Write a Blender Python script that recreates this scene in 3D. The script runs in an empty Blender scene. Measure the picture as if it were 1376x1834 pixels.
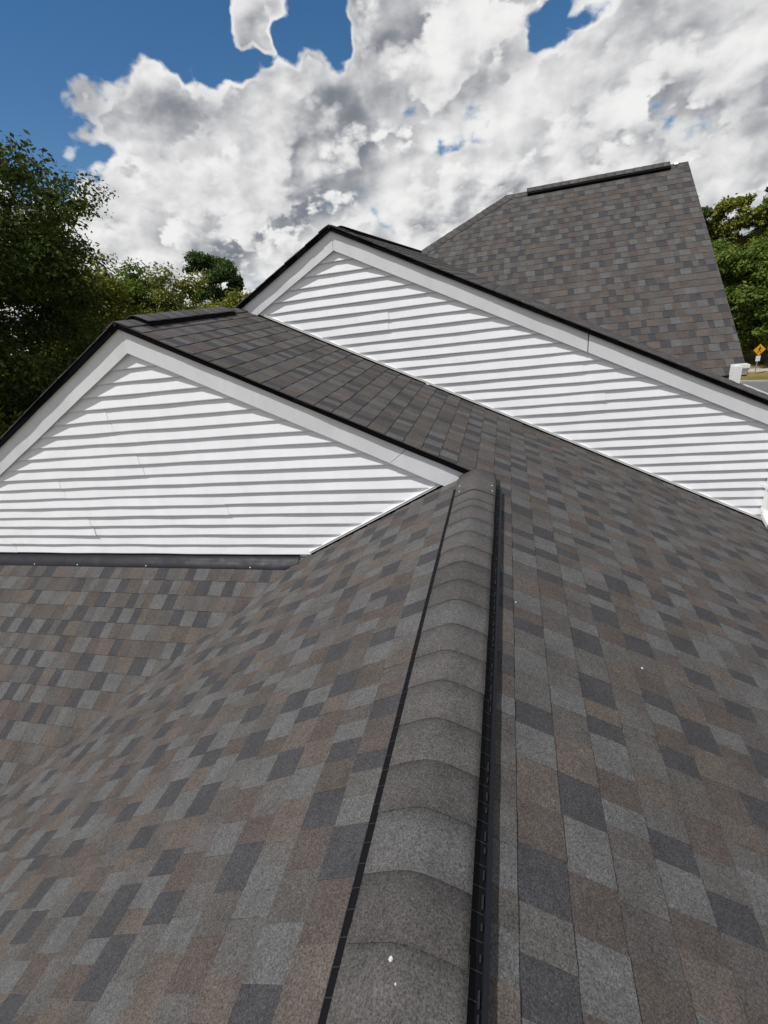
import bpy, math, random
import numpy as np
from mathutils import Vector, Matrix

sc = bpy.context.scene
random.seed(7)

# ------------------------------------------------------------------ camera
CAM = Vector((2.8963, -3.3855, -0.0726))
YAW, PITCH, ROLL, FPX = -0.288, -0.4246, -0.1375, 851.4
cd = bpy.data.cameras.new("camera")
cam = bpy.data.objects.new("camera", cd)
sc.collection.objects.link(cam)
fw = Vector((math.sin(YAW)*math.cos(PITCH), math.cos(YAW)*math.cos(PITCH), math.sin(PITCH)))
r0 = Vector((math.cos(YAW), -math.sin(YAW), 0)); u0 = r0.cross(fw)
rt = math.cos(ROLL)*r0 + math.sin(ROLL)*u0
up = -math.sin(ROLL)*r0 + math.cos(ROLL)*u0
M = Matrix((rt, up, -fw)).transposed().to_4x4(); M.translation = CAM
cam.matrix_world = M
cd.sensor_fit = 'VERTICAL'; cd.sensor_height = 24.0; cd.lens = FPX/1834*24.0
cd.clip_start = 0.05; cd.clip_end = 2000
sc.camera = cam

def pix_dir(x, y):
    return (fw + rt*((x-688)/FPX) - up*((y-917)/FPX)).normalized()
def project(P):
    d = Vector(P)-CAM; z = d.dot(fw)
    if z < 0.05: return None
    return (688+FPX*d.dot(rt)/z, 917-FPX*d.dot(up)/z, z)

# ------------------------------------------------------------------ light
TO_SUN = Vector((-1.34, -1.0, 3.0)).normalized()
SUN_EL = math.asin(TO_SUN.z); SUN_AZ = math.atan2(TO_SUN.x, TO_SUN.y)
sl = bpy.data.lights.new("sun", 'SUN'); sl.energy = 3.3; sl.angle = math.radians(0.5)
sl.color = (1.0, 0.98, 0.955)
so = bpy.data.objects.new("sun", sl); sc.collection.objects.link(so)
so.rotation_euler = (-TO_SUN).to_track_quat('-Z', 'Y').to_euler()
so.location = (-14, -10, 30)

sc.view_settings.view_transform = 'Standard'
sc.view_settings.look = 'None'
sc.view_settings.gamma = 1.0
sc.view_settings.use_curve_mapping = False
sc.view_settings.exposure = 0.55

class NG:
    """tiny helper for node graphs"""
    def __init__(s, tree): s.t = tree; s.n = tree.nodes; s.l = tree.links
    def new(s, typ, **kw):
        n = s.n.new(typ)
        for k, v in kw.items(): setattr(n, k, v)
        return n
    def put(s, sock, v):
        if isinstance(v, bpy.types.NodeSocket): s.l.new(v, sock)
        elif v is not None: sock.default_value = v
    def m(s, op, a, b=None, c=None, clamp=False):
        n = s.new('ShaderNodeMath', operation=op, use_clamp=clamp)
        s.put(n.inputs[0], a)
        if b is not None: s.put(n.inputs[1], b)
        if c is not None: s.put(n.inputs[2], c)
        return n.outputs[0]
    def vm(s, op, a, b=None):
        n = s.new('ShaderNodeVectorMath', operation=op)
        s.put(n.inputs[0], a)
        if b is not None: s.put(n.inputs[1], b)
        return n.outputs['Value'] if op == 'DOT_PRODUCT' else n.outputs[0]
    def scale(s, a, f):
        n = s.new('ShaderNodeVectorMath', operation='SCALE')
        s.put(n.inputs[0], a); s.put(n.inputs['Scale'], f); return n.outputs[0]
    def noise(s, vec, scale, detail=2, rough=.5, lac=2.0, dist=0.0):
        n = s.new('ShaderNodeTexNoise')
        s.put(n.inputs['Vector'], vec)
        n.inputs['Scale'].default_value = scale; n.inputs['Detail'].default_value = detail
        n.inputs['Roughness'].default_value = rough; n.inputs['Lacunarity'].default_value = lac
        n.inputs['Distortion'].default_value = dist
        return n.outputs[0]
    def sstep(s, v, a, b, lo=0.0, hi=1.0):
        n = s.new('ShaderNodeMapRange', interpolation_type='SMOOTHSTEP')
        s.put(n.inputs['Value'], v)
        for k, x in (('From Min', a), ('From Max', b), ('To Min', lo), ('To Max', hi)): n.inputs[k].default_value = x
        return n.outputs[0]
    def lin(s, v, a, b, lo=0.0, hi=1.0):
        n = s.new('ShaderNodeMapRange', clamp=True)
        s.put(n.inputs['Value'], v)
        for k, x in (('From Min', a), ('From Max', b), ('To Min', lo), ('To Max', hi)): n.inputs[k].default_value = x
        return n.outputs[0]
    def mix(s, f, a, b):
        n = s.new('ShaderNodeMix', data_type='RGBA')
        s.put(n.inputs[0], f)
        for i, v in ((6, a), (7, b)):
            if isinstance(v, bpy.types.NodeSocket): s.l.new(v, n.inputs[i])
            else: n.inputs[i].default_value = (*v, 1.0)
        return n.outputs[2]

# ------------------------------------------------------------------ sky with cumulus
world = bpy.data.worlds.new("World"); sc.world = world
world.use_nodes = True
g = NG(world.node_tree); g.n.clear()
sky = g.new('ShaderNodeTexSky', sky_type='NISHITA')
sky.sun_disc = False; sky.sun_elevation = SUN_EL; sky.sun_rotation = SUN_AZ % (2*math.pi)
sky.altitude = 200; sky.air_density = 1.0; sky.dust_density = 0.6; sky.ozone_density = 2.0
tc = g.new('ShaderNodeTexCoord')
D = tc.outputs['Generated']
SKY_OFF = (3.1, 1.7, 0.4)
sep = g.new('ShaderNodeSeparateXYZ'); g.l.new(D, sep.inputs[0])
dz = g.m('MAXIMUM', sep.outputs[2], 0.0)
mp = g.new('ShaderNodeMapping'); g.l.new(D, mp.inputs[0]); mp.inputs['Scale'].default_value = (1, 1, 1.5)
mp.inputs['Location'].default_value = SKY_OFF
Q = mp.outputs[0]
L = Vector((-0.45, -0.10, 0.75))                      # towards the light as seen in the field
LAYOUT = [(40, 30, .22, -.55), (300, -30, .14, -.42), (465, 30, .045, .40), (560, 190, .16, .16), (270, 170, .12, .30),
          (205, 190, .08, .34), (360, 60, .05, -.30), (160, 300, .10, .16), (730, 20, .12, .26), (870, 80, .13, .12),
          (1005, 30, .05, -.26), (835, 215, .05, -.16), (560, 30, .08, -.50), (440, 105, .05, -.40), (500, 92, .045, -.40), (600, 60, .03, -.20), (1090, 10, .03, -.2),
          (1250, 120, .25, .16), (400, 300, .24, .14), (700, 330, .20, .08), (50, 190, .07, -.35), (1290, 330, .10, .05),
          (560, 300, .04, -.16), (620, 420, .10, .06)]
CLOUD_BASE, SKY_SAT, SKY_VAL = -0.80, 1.32, 0.40
CL_LIT, CL_THICK = 0.43, -1.20
def lumps(q, bill, d):
    for sc_b, am in bill:                               # rounded lumps
        n = g.m('ABSOLUTE', g.m('MULTIPLY_ADD', g.noise(q, sc_b, 0, .5), 2.0, -1.0))
        d = g.m('MULTIPLY_ADD', n, am, d)
    return d
def broad(q):
    return lumps(q, ((7.5, .36), (15, .20)), g.m('MULTIPLY', g.noise(q, 3.4, 2, .55), 1.25))
def fine(q, det=6):
    return lumps(q, ((31, .11), (62, .055)), g.m('MULTIPLY', g.noise(q, 19, det, .6), .42))
def layer(scale, off, bias, soft, thick_k, grad_k, rim=.34, base=0.0):
    """one sheet of cumulus: its cover and how brightly it is lit"""
    at = lambda d: g.scale(g.vm('ADD', Q, tuple(Vector(off)+d)), scale)
    q0 = at(Vector((0, 0, 0)))
    B0, B1 = broad(q0), broad(at(L*0.085/scale))
    D0, D1 = fine(q0), fine(at(L*0.022/scale), 3)
    f = g.m('ADD', g.m('ADD', B0, D0), bias)
    al = g.sstep(f, 0.0, soft)
    li = g.m('MULTIPLY_ADD', g.m('SUBTRACT', B0, B1), grad_k, CL_LIT)
    li = g.m('MULTIPLY_ADD', g.m('SUBTRACT', D0, D1), 1.7, li)
    li = g.m('MULTIPLY_ADD', g.m('MAXIMUM', g.m('ADD', B1, bias), -.2), thick_k, li)
    li = g.m('ADD', li, g.sstep(f, 0.0, .38, rim+base, base))      # thin edges let the light through
    return al, g.sstep(li, -0.50, 1.22), f
# the large layout of the sky in view: (photo pixel, angular radius, weight)
wn = g.new('ShaderNodeTexNoise'); g.l.new(D, wn.inputs['Vector']); wn.inputs['Scale'].default_value = 9; wn.inputs['Detail'].default_value = 3
Dw = g.vm('ADD', D, g.scale(g.vm('SUBTRACT', wn.outputs['Color'], (.5, .5, .5)), .16))
Dw = g.vm('NORMALIZE', Dw)
lay = None
for (px, py, w, a) in LAYOUT:
    dp = g.vm('DOT_PRODUCT', Dw, tuple(pix_dir(px, py)))
    b = g.sstep(dp, math.cos(w), math.cos(w*.15), 0.0, a)
    lay = b if lay is None else g.m('ADD', lay, b)
lay = g.m('ADD', lay, g.sstep(dz, .05, .24, CLOUD_BASE-.05, CLOUD_BASE))
lay = g.m('ADD', lay, g.sstep(dz, .40, .80, 0.0, -.05))   # cumulus thins out overhead
DARKC, BRIGHTC = (0.95, 1.02, 1.18), (4.15, 4.13, 4.11)
hz = g.sstep(dz, 0.0, 0.10, 0.80, 1.0)
a1, l1, f1 = layer(1.0, (0, 0, 0), lay, .15, CL_THICK, 1.5, .20)
inside = g.sstep(f1, .02, .30, -.55, 0.02)
a2, l2, f2 = layer(1.12, (5.3, 2.9, 1.1), g.m("ADD", g.m("MULTIPLY_ADD", lay, .35, -.66), inside), .17, CL_THICK*.62, 1.5, 0.0, .10)
low = g.sstep(dz, .10, .26, 0.0, -.5)
a3, l3, f3 = layer(1.8, (9.1, 7.7, 3.2), g.m("ADD", low, -.92), .13, CL_THICK*1.1, 1.4, .1)
c1, c2, c3 = (g.mix(l, DARKC, BRIGHTC) for l in (l1, l2, l3))
skyc = g.new('ShaderNodeHueSaturation'); g.l.new(sky.outputs[0], skyc.inputs['Color'])
skyc.inputs['Saturation'].default_value = SKY_SAT; skyc.inputs['Value'].default_value = SKY_VAL
hzb = g.sstep(dz, -0.02, 0.16, 1.0, 0.0)               # pale blue air low down
skyb = g.mix(hzb, skyc.outputs[0], (1.7, 2.2, 2.95))
col = g.mix(g.m('MULTIPLY', a1, hz), skyb, c1)
col = g.mix(g.m('MULTIPLY', a3, hz), col, c3)
col = g.mix(a2, col, c2)
bg = g.new('ShaderNodeBackground'); g.l.new(col, bg.inputs[0]); bg.inputs[1].default_value = 0.145
world.cycles.sampling_method = 'MANUAL'; world.cycles.sample_map_resolution = 256
wo = g.new('ShaderNodeOutputWorld'); g.l.new(bg.outputs[0], wo.inputs[0])

# ------------------------------------------------------------------ materials
def new_mat(name, base, rough=.8, spec=.3, metallic=0.0):
    m = bpy.data.materials.new(name); m.use_nodes = True
    b = m.node_tree.nodes['Principled BSDF']
    b.inputs['Base Color'].default_value = (*base, 1); b.inputs['Roughness'].default_value = rough
    b.inputs['Specular IOR Level'].default_value = spec; b.inputs['Metallic'].default_value = metallic
    return m, NG(m.node_tree), b

def granule_mat(name, base, contrast=1.0):
    m, g, b = new_mat(name, base, .92, .25)
    P = g.new('ShaderNodeNewGeometry').outputs['Position']
    n1 = g.noise(P, 190, 3, .75)
    n2 = g.noise(P, 55, 3, .6)
    n3 = g.noise(P, 7, 4, .6)
    f = g.lin(n1, .30, .70, 1-.62*contrast, 1+.62*contrast)
    f = g.m('MULTIPLY', f, g.lin(n2, .3, .7, .84, 1.16))
    f = g.m('MULTIPLY', f, g.lin(n3, .25, .75, .82, 1.18))
    vo = g.new('ShaderNodeTexVoronoi'); g.l.new(P, vo.inputs['Vector']); vo.inputs['Scale'].default_value = 520
    sepc = g.new('ShaderNodeSeparateColor'); g.l.new(vo.outputs['Color'], sepc.inputs[0])
    sp = g.sstep(sepc.outputs[0], .94, .98)
    dk = g.sstep(sepc.outputs[1], .90, .95)
    c = g.scale((*base,), f) if False else None
    rgb = g.new('ShaderNodeRGB'); rgb.outputs[0].default_value = (*base, 1)
    sc_ = g.new('ShaderNodeVectorMath', operation='SCALE'); g.l.new(rgb.outputs[0], sc_.inputs[0]); g.put(sc_.inputs['Scale'], f)
    c1 = g.mix(g.m('MULTIPLY', sp, .30), sc_.outputs[0], (.15, .145, .14))
    c2 = g.mix(g.m('MULTIPLY', dk, .6), c1, (.012, .012, .013))
    g.l.new(c2, b.inputs['Base Color'])
    bp = g.new('ShaderNodeBump'); bp.inputs['Strength'].default_value = .5; bp.inputs['Distance'].default_value = .0016
    g.l.new(n1, bp.inputs['Height']); g.l.new(bp.outputs[0], b.inputs['Normal'])
    return m

PAL = [("granules_blue_grey", (.0760, .0752, .0748), .19), ("granules_slate", (.0360, .0355, .0385), .18),
       ("granules_grey_brown", (.0580, .0532, .0500), .21), ("granules_brown", (.0560, .0468, .0425), .17),
       ("granules_tan", (.0710, .0598, .0530), .11), ("granules_warm_grey", (.0660, .0625, .0600), .14)]
SH = [granule_mat(n, c) for n, c, w in PAL]; SHW = [w for *_, w in PAL]
CAPM = [granule_mat("granules_cap_grey", (.0660, .0620, .0595)), granule_mat("granules_cap_dark", (.0520, .0480, .0470)),
        granule_mat("granules_cap_blue", (.0690, .0675, .0670))]
DECK = new_mat("roof_felt", (.012, .012, .012), .9)[0]
BLACK = new_mat("black_metal", (.003, .0025, .004), .7, .06)[0]
PLASTIC = new_mat("black_plastic", (.004, .004, .005), .6, .10)[0]
BARM = new_mat("vent_bar_plastic", (.007, .008, .011), .5, .2)[0]
RIB = new_mat("vent_rib_plastic", (.015, .015, .017), .5, .3)[0]

def white_mat(name, base, rough, dirt=.05, spec=.35):
    m, g, b = new_mat(name, base, rough, spec)
    P = g.new('ShaderNodeNewGeometry').outputs['Position']
    st = g.new('ShaderNodeMapping'); g.l.new(P, st.inputs[0]); st.inputs['Scale'].default_value = (5, 5, 1.2)
    n = g.noise(st.outputs[0], 1.0, 5, .65)
    n2 = g.noise(P, 60, 3, .6)
    f = g.m('MULTIPLY', g.lin(n, .35, .75, 1.0, 1-dirt*1.6), g.lin(n2, .3, .8, 1.0, 1-dirt*.6))
    rgb = g.new('ShaderNodeRGB'); rgb.outputs[0].default_value = (*base, 1)
    s = g.new('ShaderNodeVectorMath', operation='SCALE'); g.l.new(rgb.outputs[0], s.inputs[0]); g.put(s.inputs['Scale'], f)
    g.l.new(s.outputs[0], b.inputs['Base Color'])
    bp = g.new('ShaderNodeBump'); bp.inputs['Strength'].default_value = .15; bp.inputs['Distance'].default_value = .004
    g.l.new(g.noise(P, 9, 3, .5), bp.inputs['Height']); g.l.new(bp.outputs[0], b.inputs['Normal'])
    return m
VINYL = white_mat("white_vinyl", (.772, .774, .792), .5, .05)
TRIM = white_mat("white_aluminium_trim", (.70, .705, .72), .42, .07)
GUT = white_mat("white_gutter_paint", (.78, .78, .77), .4, .06)
NAILM = new_mat("bright_nail", (.42, .42, .40), .5, .4)[0]
# flashing: dark coated sheet with soft scuffs
FLASH, g, b = new_mat("dark_flashing", (.012, .012, .016), .4, .14)
P = g.new('ShaderNodeNewGeometry').outputs['Position']
n = g.noise(P, 5, 4, .6)
g.l.new(g.lin(n, .3, .7, .38, .62), b.inputs['Roughness'])
n2 = g.noise(P, 40, 5, .75)
g.l.new(g.mix(g.sstep(n2, .6, .75), (.012, .012, .016), (.035, .035, .04)), b.inputs['Base Color'])
bp = g.new('ShaderNodeBump'); bp.inputs['Strength'].default_value = .5; bp.inputs['Distance'].default_value = .01
g.l.new(g.noise(P, 7, 2, .5), bp.inputs['Height']); g.l.new(bp.outputs[0], b.inputs['Normal'])

# ------------------------------------------------------------------ object helpers
col_ = sc.collection
def tag(o, label=None, cat=None, group=None, kind=None):
    for k, v in (('label', label), ('category', cat), ('group', group), ('kind', kind)):
        if v: o[k] = v
    return o
def empty(name, loc=(0, 0, 0)):
    o = bpy.data.objects.new(name, None); col_.objects.link(o); o.location = loc
    o.empty_display_size = .2
    return o
class MB:
    def __init__(s): s.v = []; s.f = []; s.mi = []
    def add(s, vs, fs, mi=0):
        b = len(s.v); s.v += [tuple(v) for v in vs]; s.f += [tuple(b+i for i in f) for f in fs]
        s.mi += [mi]*len(fs) if isinstance(mi, int) else list(mi)
    def box(s, o, a, b, c, mi=0):
        o, a, b, c = map(Vector, (o, a, b, c))
        if a.cross(b).dot(c) < 0: a, b = b, a
        vs = [o, o+a, o+a+b, o+b, o+c, o+a+c, o+a+b+c, o+b+c]
        s.add(vs, [(3, 2, 1, 0), (4, 5, 6, 7), (0, 1, 5, 4), (1, 2, 6, 5), (2, 3, 7, 6), (3, 0, 4, 7)], mi)
    def aabox(s, x0, x1, y0, y1, z0, z1, mi=0):
        s.box((x0, y0, z0), (x1-x0, 0, 0), (0, y1-y0, 0), (0, 0, z1-z0), mi)
    def tube(s, pts, rad, n=6, mi=0, cap=True):
        pts = [Vector(p) for p in pts]
        if not isinstance(rad, (list, tuple)): rad = [rad]*len(pts)
        rings = []; b = len(s.v)
        t0 = (pts[1]-pts[0]).normalized()
        x = t0.orthogonal().normalized()
        for i, p in enumerate(pts):
            t = (pts[min(i+1, len(pts)-1)]-pts[max(i-1, 0)]).normalized()
            x = (x-t*x.dot(t)).normalized(); y = t.cross(x)
            for k in range(n):
                a = 2*math.pi*k/n
                s.v.append(tuple(p+(x*math.cos(a)+y*math.sin(a))*rad[i]))
        for i in range(len(pts)-1):
            for k in range(n):
                k2 = (k+1) % n
                s.f.append((b+i*n+k, b+i*n+k2, b+(i+1)*n+k2, b+(i+1)*n+k)); s.mi.append(mi)
        if cap:
            s.f.append(tuple(b+k for k in range(n))[::-1]); s.mi.append(mi)
            s.f.append(tuple(b+(len(pts)-1)*n+k for k in range(n))); s.mi.append(mi)
    def mesh(s, name, mats, smooth=False):
        me = bpy.data.meshes.new(name); me.from_pydata(s.v, [], s.f)
        for m in (mats if isinstance(mats, (list, tuple)) else [mats]): me.materials.append(m)
        me.polygons.foreach_set('material_index', s.mi)
        if smooth: me.polygons.foreach_set('use_smooth', [True]*len(s.f))
        me.update(); return me
    def build(s, name, mats, parent=None, smooth=False):
        o = bpy.data.objects.new(name, s.mesh(name, mats, smooth)); col_.objects.link(o)
        if parent: o.parent = parent
        return o
def clip(poly, hp):
    """convex polygon clip; hp = (a,b,c): keep a*s+b*t+c >= 0"""
    a, b, c = hp; out = []
    n = len(poly)
    for i in range(n):
        p, q = poly[i], poly[(i+1) % n]
        dp = a*p[0]+b*p[1]+c; dq = a*q[0]+b*q[1]+c
        if dp >= 0: out.append(p)
        if (dp >= 0) != (dq >= 0):
            k = dp/(dp-dq); out.append((p[0]+(q[0]-p[0])*k, p[1]+(q[1]-p[1])*k))
    return out
def area(poly):
    return abs(sum(poly[i][0]*poly[(i+1) % len(poly)][1]-poly[(i+1) % len(poly)][0]*poly[i][1] for i in range(len(poly))))/2

# ------------------------------------------------------------------ measured building
sA, x0A, V, h1, xD, sE, zb, sF = .5015, .3379, .1011, .2326, 2.6442, .5111, -2.0713, .5676
yB, xB, zB, h2, sB = 1.8617, 1.2046, .6186, .2213, .503
zr = -sA*xD
EX = .143
OV = .078
xR, yR, zR, LR, sC, s0C, thC = 5.899, 7.514, 1.343, 3.009, .7288, .4477, -.0358
exC = Vector((math.cos(thC), math.sin(thC), 0)); eyC = Vector((-math.sin(thC), math.cos(thC), 0))

bld = empty("shingled_building", (2.6, 2, -10))
tag(bld, "large building with grey brown shingle roofs, two white sided gables and a capped ridge", "building")
bld_inv = Matrix.Translation((-2.6, -2, 10))
def part(o, parent=None):
    """parent to the building (or one of its parts) keeping world coordinates"""
    o.parent = parent or bld
    o.matrix_parent_inverse = bld_inv if parent is None else (Matrix.Identity(4))
    return o

TABS = []       # every shingle of every slope
class Slope:
    def __init__(s, name, O, a, u, decks, label=None):
        s.O, s.a, s.u = Vector(O), Vector(a).normalized(), Vector(u).normalized()
        s.n = s.a.cross(s.u); s.name = name
        mb = MB()
        for poly in decks:
            top = [s.at(p[0], p[1], -.004) for p in poly]; bot = [s.at(p[0], p[1], -.03) for p in poly]
            k = len(poly)
            if (top[1]-top[0]).cross(top[2]-top[1]).dot(s.n) < 0: top.reverse(); bot.reverse()
            mb.add(top+bot, [tuple(range(k)), tuple(range(2*k-1, k-1, -1))]+[(i, i+k, (i+1) % k+k, (i+1) % k) for i in range(k)])
        s.obj = part(mb.build(name, DECK))
        if label: s.obj['label'] = label
    def at(s, S, T, h=0.0): return s.O+s.a*S+s.u*T+s.n*h
    def shingle(s, t_ref, region, seed, tmin, tmax, smin, smax, weights=None, ex=EX, wid=(8, 16)):
        rnd = random.Random(seed)
        j0 = math.floor((tmin-t_ref)/ex); j1 = math.ceil((tmax-t_ref)/ex)
        W = weights or ((.38, .08, .11, .10, .13, .20), (.14, .36, .15, .21, .05, .09))
        prev, row = [], []
        for j in range(j0, j1+1):
            prev, row = row, []
            t = t_ref+j*ex
            hps = region(t+ex*.5)
            if hps is None: continue
            S = smin-rnd.random()*.4; tooth = rnd.random() < .5; last = -1
            while S < smax:
                w = rnd.randint(*wid)/100
                if not tooth: w = max(.05, w*.9); w = round(w*100)/100
                Wt = W[0] if tooth else W[1]
                m = rnd.choices(range(len(SH)), Wt)[0]
                for _ in range(8):      # shingles are laid so that like tones do not pile up
                    below = {q[2] for q in prev if q[0] < S+w-.01 and q[1] > S+.01}
                    if m != last and m not in below: break
                    m = rnd.choices(range(len(SH)), Wt)[0]
                row.append((S, S+w, m))
                last = m
                jt = rnd.uniform(-.0008, .0008)
                h = .0072 if tooth else .0048
                poly = [(S, t+jt), (S+w, t+jt), (S+w, t+ex+.004), (S, t+ex+.004)]
                full = True
                for hp in hps:
                    q = clip(poly, hp)
                    if q != poly: full = False
                    poly = q
                    if len(poly) < 3: break
                if len(poly) >= 3 and area(poly) > 2e-5:
                    TABS.append((s, poly, t+jt, ex, h, m, full, w, tooth))
                S += w; tooth = not tooth
def tab_geo(poly, t0, ex, h, at):
    """top and sides of one shingle: thick at the butt, thin under the next course"""
    k = len(poly)
    sg = sum(poly[i][0]*poly[(i+1) % k][1]-poly[(i+1) % k][0]*poly[i][1] for i in range(k))
    if sg < 0: poly = poly[::-1]
    hh = lambda t: h+(.0015-h)*min(1, max(0, (t-t0)/(ex+.004)))
    vs = [at(p[0], p[1], hh(p[1])) for p in poly]+[at(p[0], p[1], -.004) for p in poly]
    fs = [tuple(range(k))]+[(i+k, (i+1) % k+k, (i+1) % k, i) for i in range(k)]
    return vs, fs

def cs(s): c = 1/math.sqrt(1+s*s); return c, s*c
# --- A, right slope (runs on into the foreground as the right side of the ridge)
c, s_ = cs(sA)
A_R = Slope("roof_slope", (0, 0, 0), (0, 1, 0), (-c, 0, s_),
            [[(-OV+.01, 0), (yB, 0), (yB, -xD/c), (-OV+.01, -xD/c)], [(-5.5, -xD/c), (yB, -xD/c), (yB, -7.6/c), (-5.5, -7.6/c)]],
            "long right-hand shingle slope falling from the near gable and the ridge")
def regA(t):
    x = -t*c
    lo = -OV if x < xD+.02 else -5.5
    if lo > -1: lo += .0045*math.sin(t*217.3)
    return [(1, 0, -lo), (-1, 0, yB), (0, -1, 0.0)]
A_R.shingle(-x0A/c, regA, 11, -7.6/c, 0, -5.5, yB)
# --- A, left slope
A_L = Slope("roof_slope", (0, 0, 0), (0, -1, 0), (c, 0, s_), [[(OV-.01, 0), (-yB, 0), (-yB, -5/c), (OV-.01, -5/c)]],
            "left slope of the near gable roof")
A_L.shingle(-x0A/c, lambda t: [(-1, 0, OV+.005*math.sin(t*171.0)), (1, 0, yB-.08), (0, -1, 0)], 12, -5/c, 0, -yB, OV)
# --- E, left side of the foreground ridge
cE, sE_ = cs(sE)
E_ = Slope("roof_slope", (xD, 0, zr), (0, -1, 0), (cE, 0, sE_),
           [clip([(0, 0), (5.5, 0), (5.5, -8.0), (0, -8.0)], (-sF*-1, -1*-sE_, 0) if False else (sF, sE_, zr-(zb-.03)))],
           "shingle slope falling left from the foreground ridge to the valley")
# on E: z = zr + t*sE_ ; F at same point: zb-.03 - sF*S   (S = -y)
valE = (sF, sE_, zr-(zb-.03))
E_.shingle(-.19+EX*.3, lambda t: [(1, 0, 0.004), (-1, 0, 5.5), (0, -1, 0), valE], 13, -8.0, 0, 0, 5.5)
# --- F, apron slope under the near gable
cF, sF_ = cs(sF)
F_ = Slope("roof_slope", (0, 0, zb-.03), (1, 0, 0), (0, cF, sF_),
           [clip([(-6, 0), (2, 0), (2, -6.2), (-6, -6.2)], (-sE, sF_, (zb-.03)-(zr-sE*xD)))],
           "shingle slope under the near white gable")
valF = (-sE, sF_, (zb-.03)-(zr-sE*xD))
F_.shingle(-.262, lambda t: [(0, -1, 0), valF], 14, -6.2, 0, -6, 2, ex=.1465)
# --- B, right and left slopes
cB, sB_ = cs(sB)
# C front plane: z = zR - sC*dist ; dist = ((O-P).eyC)
OC = Vector((xR, yR, zR))
def zC_lin(slope):
    """linear form (a,b,c) of z_slope - z_Cfront over that slope's (s,t)"""
    f = lambda P: P.z-(zR-sC*(OC-P).dot(eyC))
    o = f(slope.at(0, 0)); return (f(slope.at(1, 0))-o, f(slope.at(0, 1))-o, o)
B_R = Slope("roof_slope", (xB, yB, zB), (0, 1, 0), (-cB, 0, sB_), [], "right slope of the far gable roof")
vB = zC_lin(B_R)
xEnd = 5.72; yEnd = 3.50
def regB(t):
    x = xB-t*cB
    hp = [(1, 0, OV+.0045*math.sin(t*191.7)), (0, -1, 0)]
    return hp+([vB] if x < xEnd else [(-1, 0, yEnd-yB)])
d1 = [(-OV+.01, 0), (7, 0), (7, -(xEnd-xB)/cB), (-OV+.01, -(xEnd-xB)/cB)]
d2 = [(-OV+.01, -(xEnd-xB)/cB), (yEnd-yB, -(xEnd-xB)/cB), (yEnd-yB, -(7.6-xB)/cB), (-OV+.01, -(7.6-xB)/cB)]
B_R.shingle(-.17, regB, 15, -(7.6-xB)/cB, 0, -OV, 7)
old = B_R.obj; B_R = Slope("roof_slope", (xB, yB, zB), (0, 1, 0), (-cB, 0, sB_), [clip(d1, vB), d2], "right slope of the far gable roof")
TABS[:] = [(B_R if t[0].obj is old else t[0],)+t[1:] for t in TABS]
bpy.data.objects.remove(old)
B_L = Slope("roof_slope", (xB, yB, zB), (0, -1, 0), (cB, 0, sB_), [[(OV-.01, 0), (-7.5, 0), (-7.5, -6/cB), (OV-.01, -6/cB)]],
            "left slope of the far gable roof")
B_L.shingle(-.17, lambda t: [(-1, 0, OV+.005*math.sin(t*151.0)), (1, 0, 7.5), (0, -1, 0)], 16, -6/cB, 0, -7.5, OV)
# --- C, the tall roof at the back
cC, sC_ = cs(sC)
HR = 1.46
C_F = Slope("roof_slope", OC, exC, eyC*cC+Vector((0, 0, sC_)), [], "tall shingle slope rising behind the far gable")
hipF = (1/HR, -cC, LR/HR)        # s >= -LR - HR*dist, dist = -t*cC
hipF = (1, -HR*cC, LR)
zBl = (lambda f: (f(C_F.at(1, 0))-f(C_F.at(0, 0)), f(C_F.at(0, 1))-f(C_F.at(0, 0)), f(C_F.at(0, 0))))(lambda P: P.z-(zB-sB*(P.x-xB))+.03)
tEave = -(s0C+31*EX)
C_F.shingle(-s0C-31*EX, lambda t: [(0, -1, 0), (-1, 0, .02), hipF, zBl, (0, 1, -tEave)], 17, tEave, 0, -9, .02,
            weights=((.14, .05, .34, .12, .08, .27), (.03, .36, .27, .24, .02, .08)))
old = C_F.obj
C_F2 = Slope("roof_slope", OC, exC, eyC*cC+Vector((0, 0, sC_)), [clip(clip([(-9, tEave), (.01, tEave), (.01, 0), (-9, 0)], hipF), zBl)],
             "tall shingle slope rising behind the far gable")
TABS[:] = [(C_F2 if t[0].obj is old else t[0],)+t[1:] for t in TABS]
bpy.data.objects.remove(old); C_F = C_F2
CL = OC-exC*LR
sH = sC/HR; cH, sH_ = cs(sH)
C_L = Slope("roof_slope", CL, -eyC, exC*cH+Vector((0, 0, sH_)), [[(0, 0), (4.88*cC, -HR*4.88*cC/cH), (-4, -HR*4.88*cC/cH), (-4, 0)]],
            "hipped end slope of the tall roof")
C_L.shingle(-.2, lambda t: [(0, -1, 0), (1, 0, 4), (-HR, -cH, 0)], 18, -6, 0, -4, 4.2)
C_B = Slope("roof_slope", OC, -exC, -eyC*cC+Vector((0, 0, sC_)), [[(-.01, 0), (LR, 0), (LR+HR*4, -4.9), (-.01, -4.9)]],
            "back slope of the tall roof")
C_B.shingle(-.2, lambda t: [(0, -1, 0), (1, 0, .02), (-1, -HR*cC, LR)], 19, -4.9, 0, -.02, 9)

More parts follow.
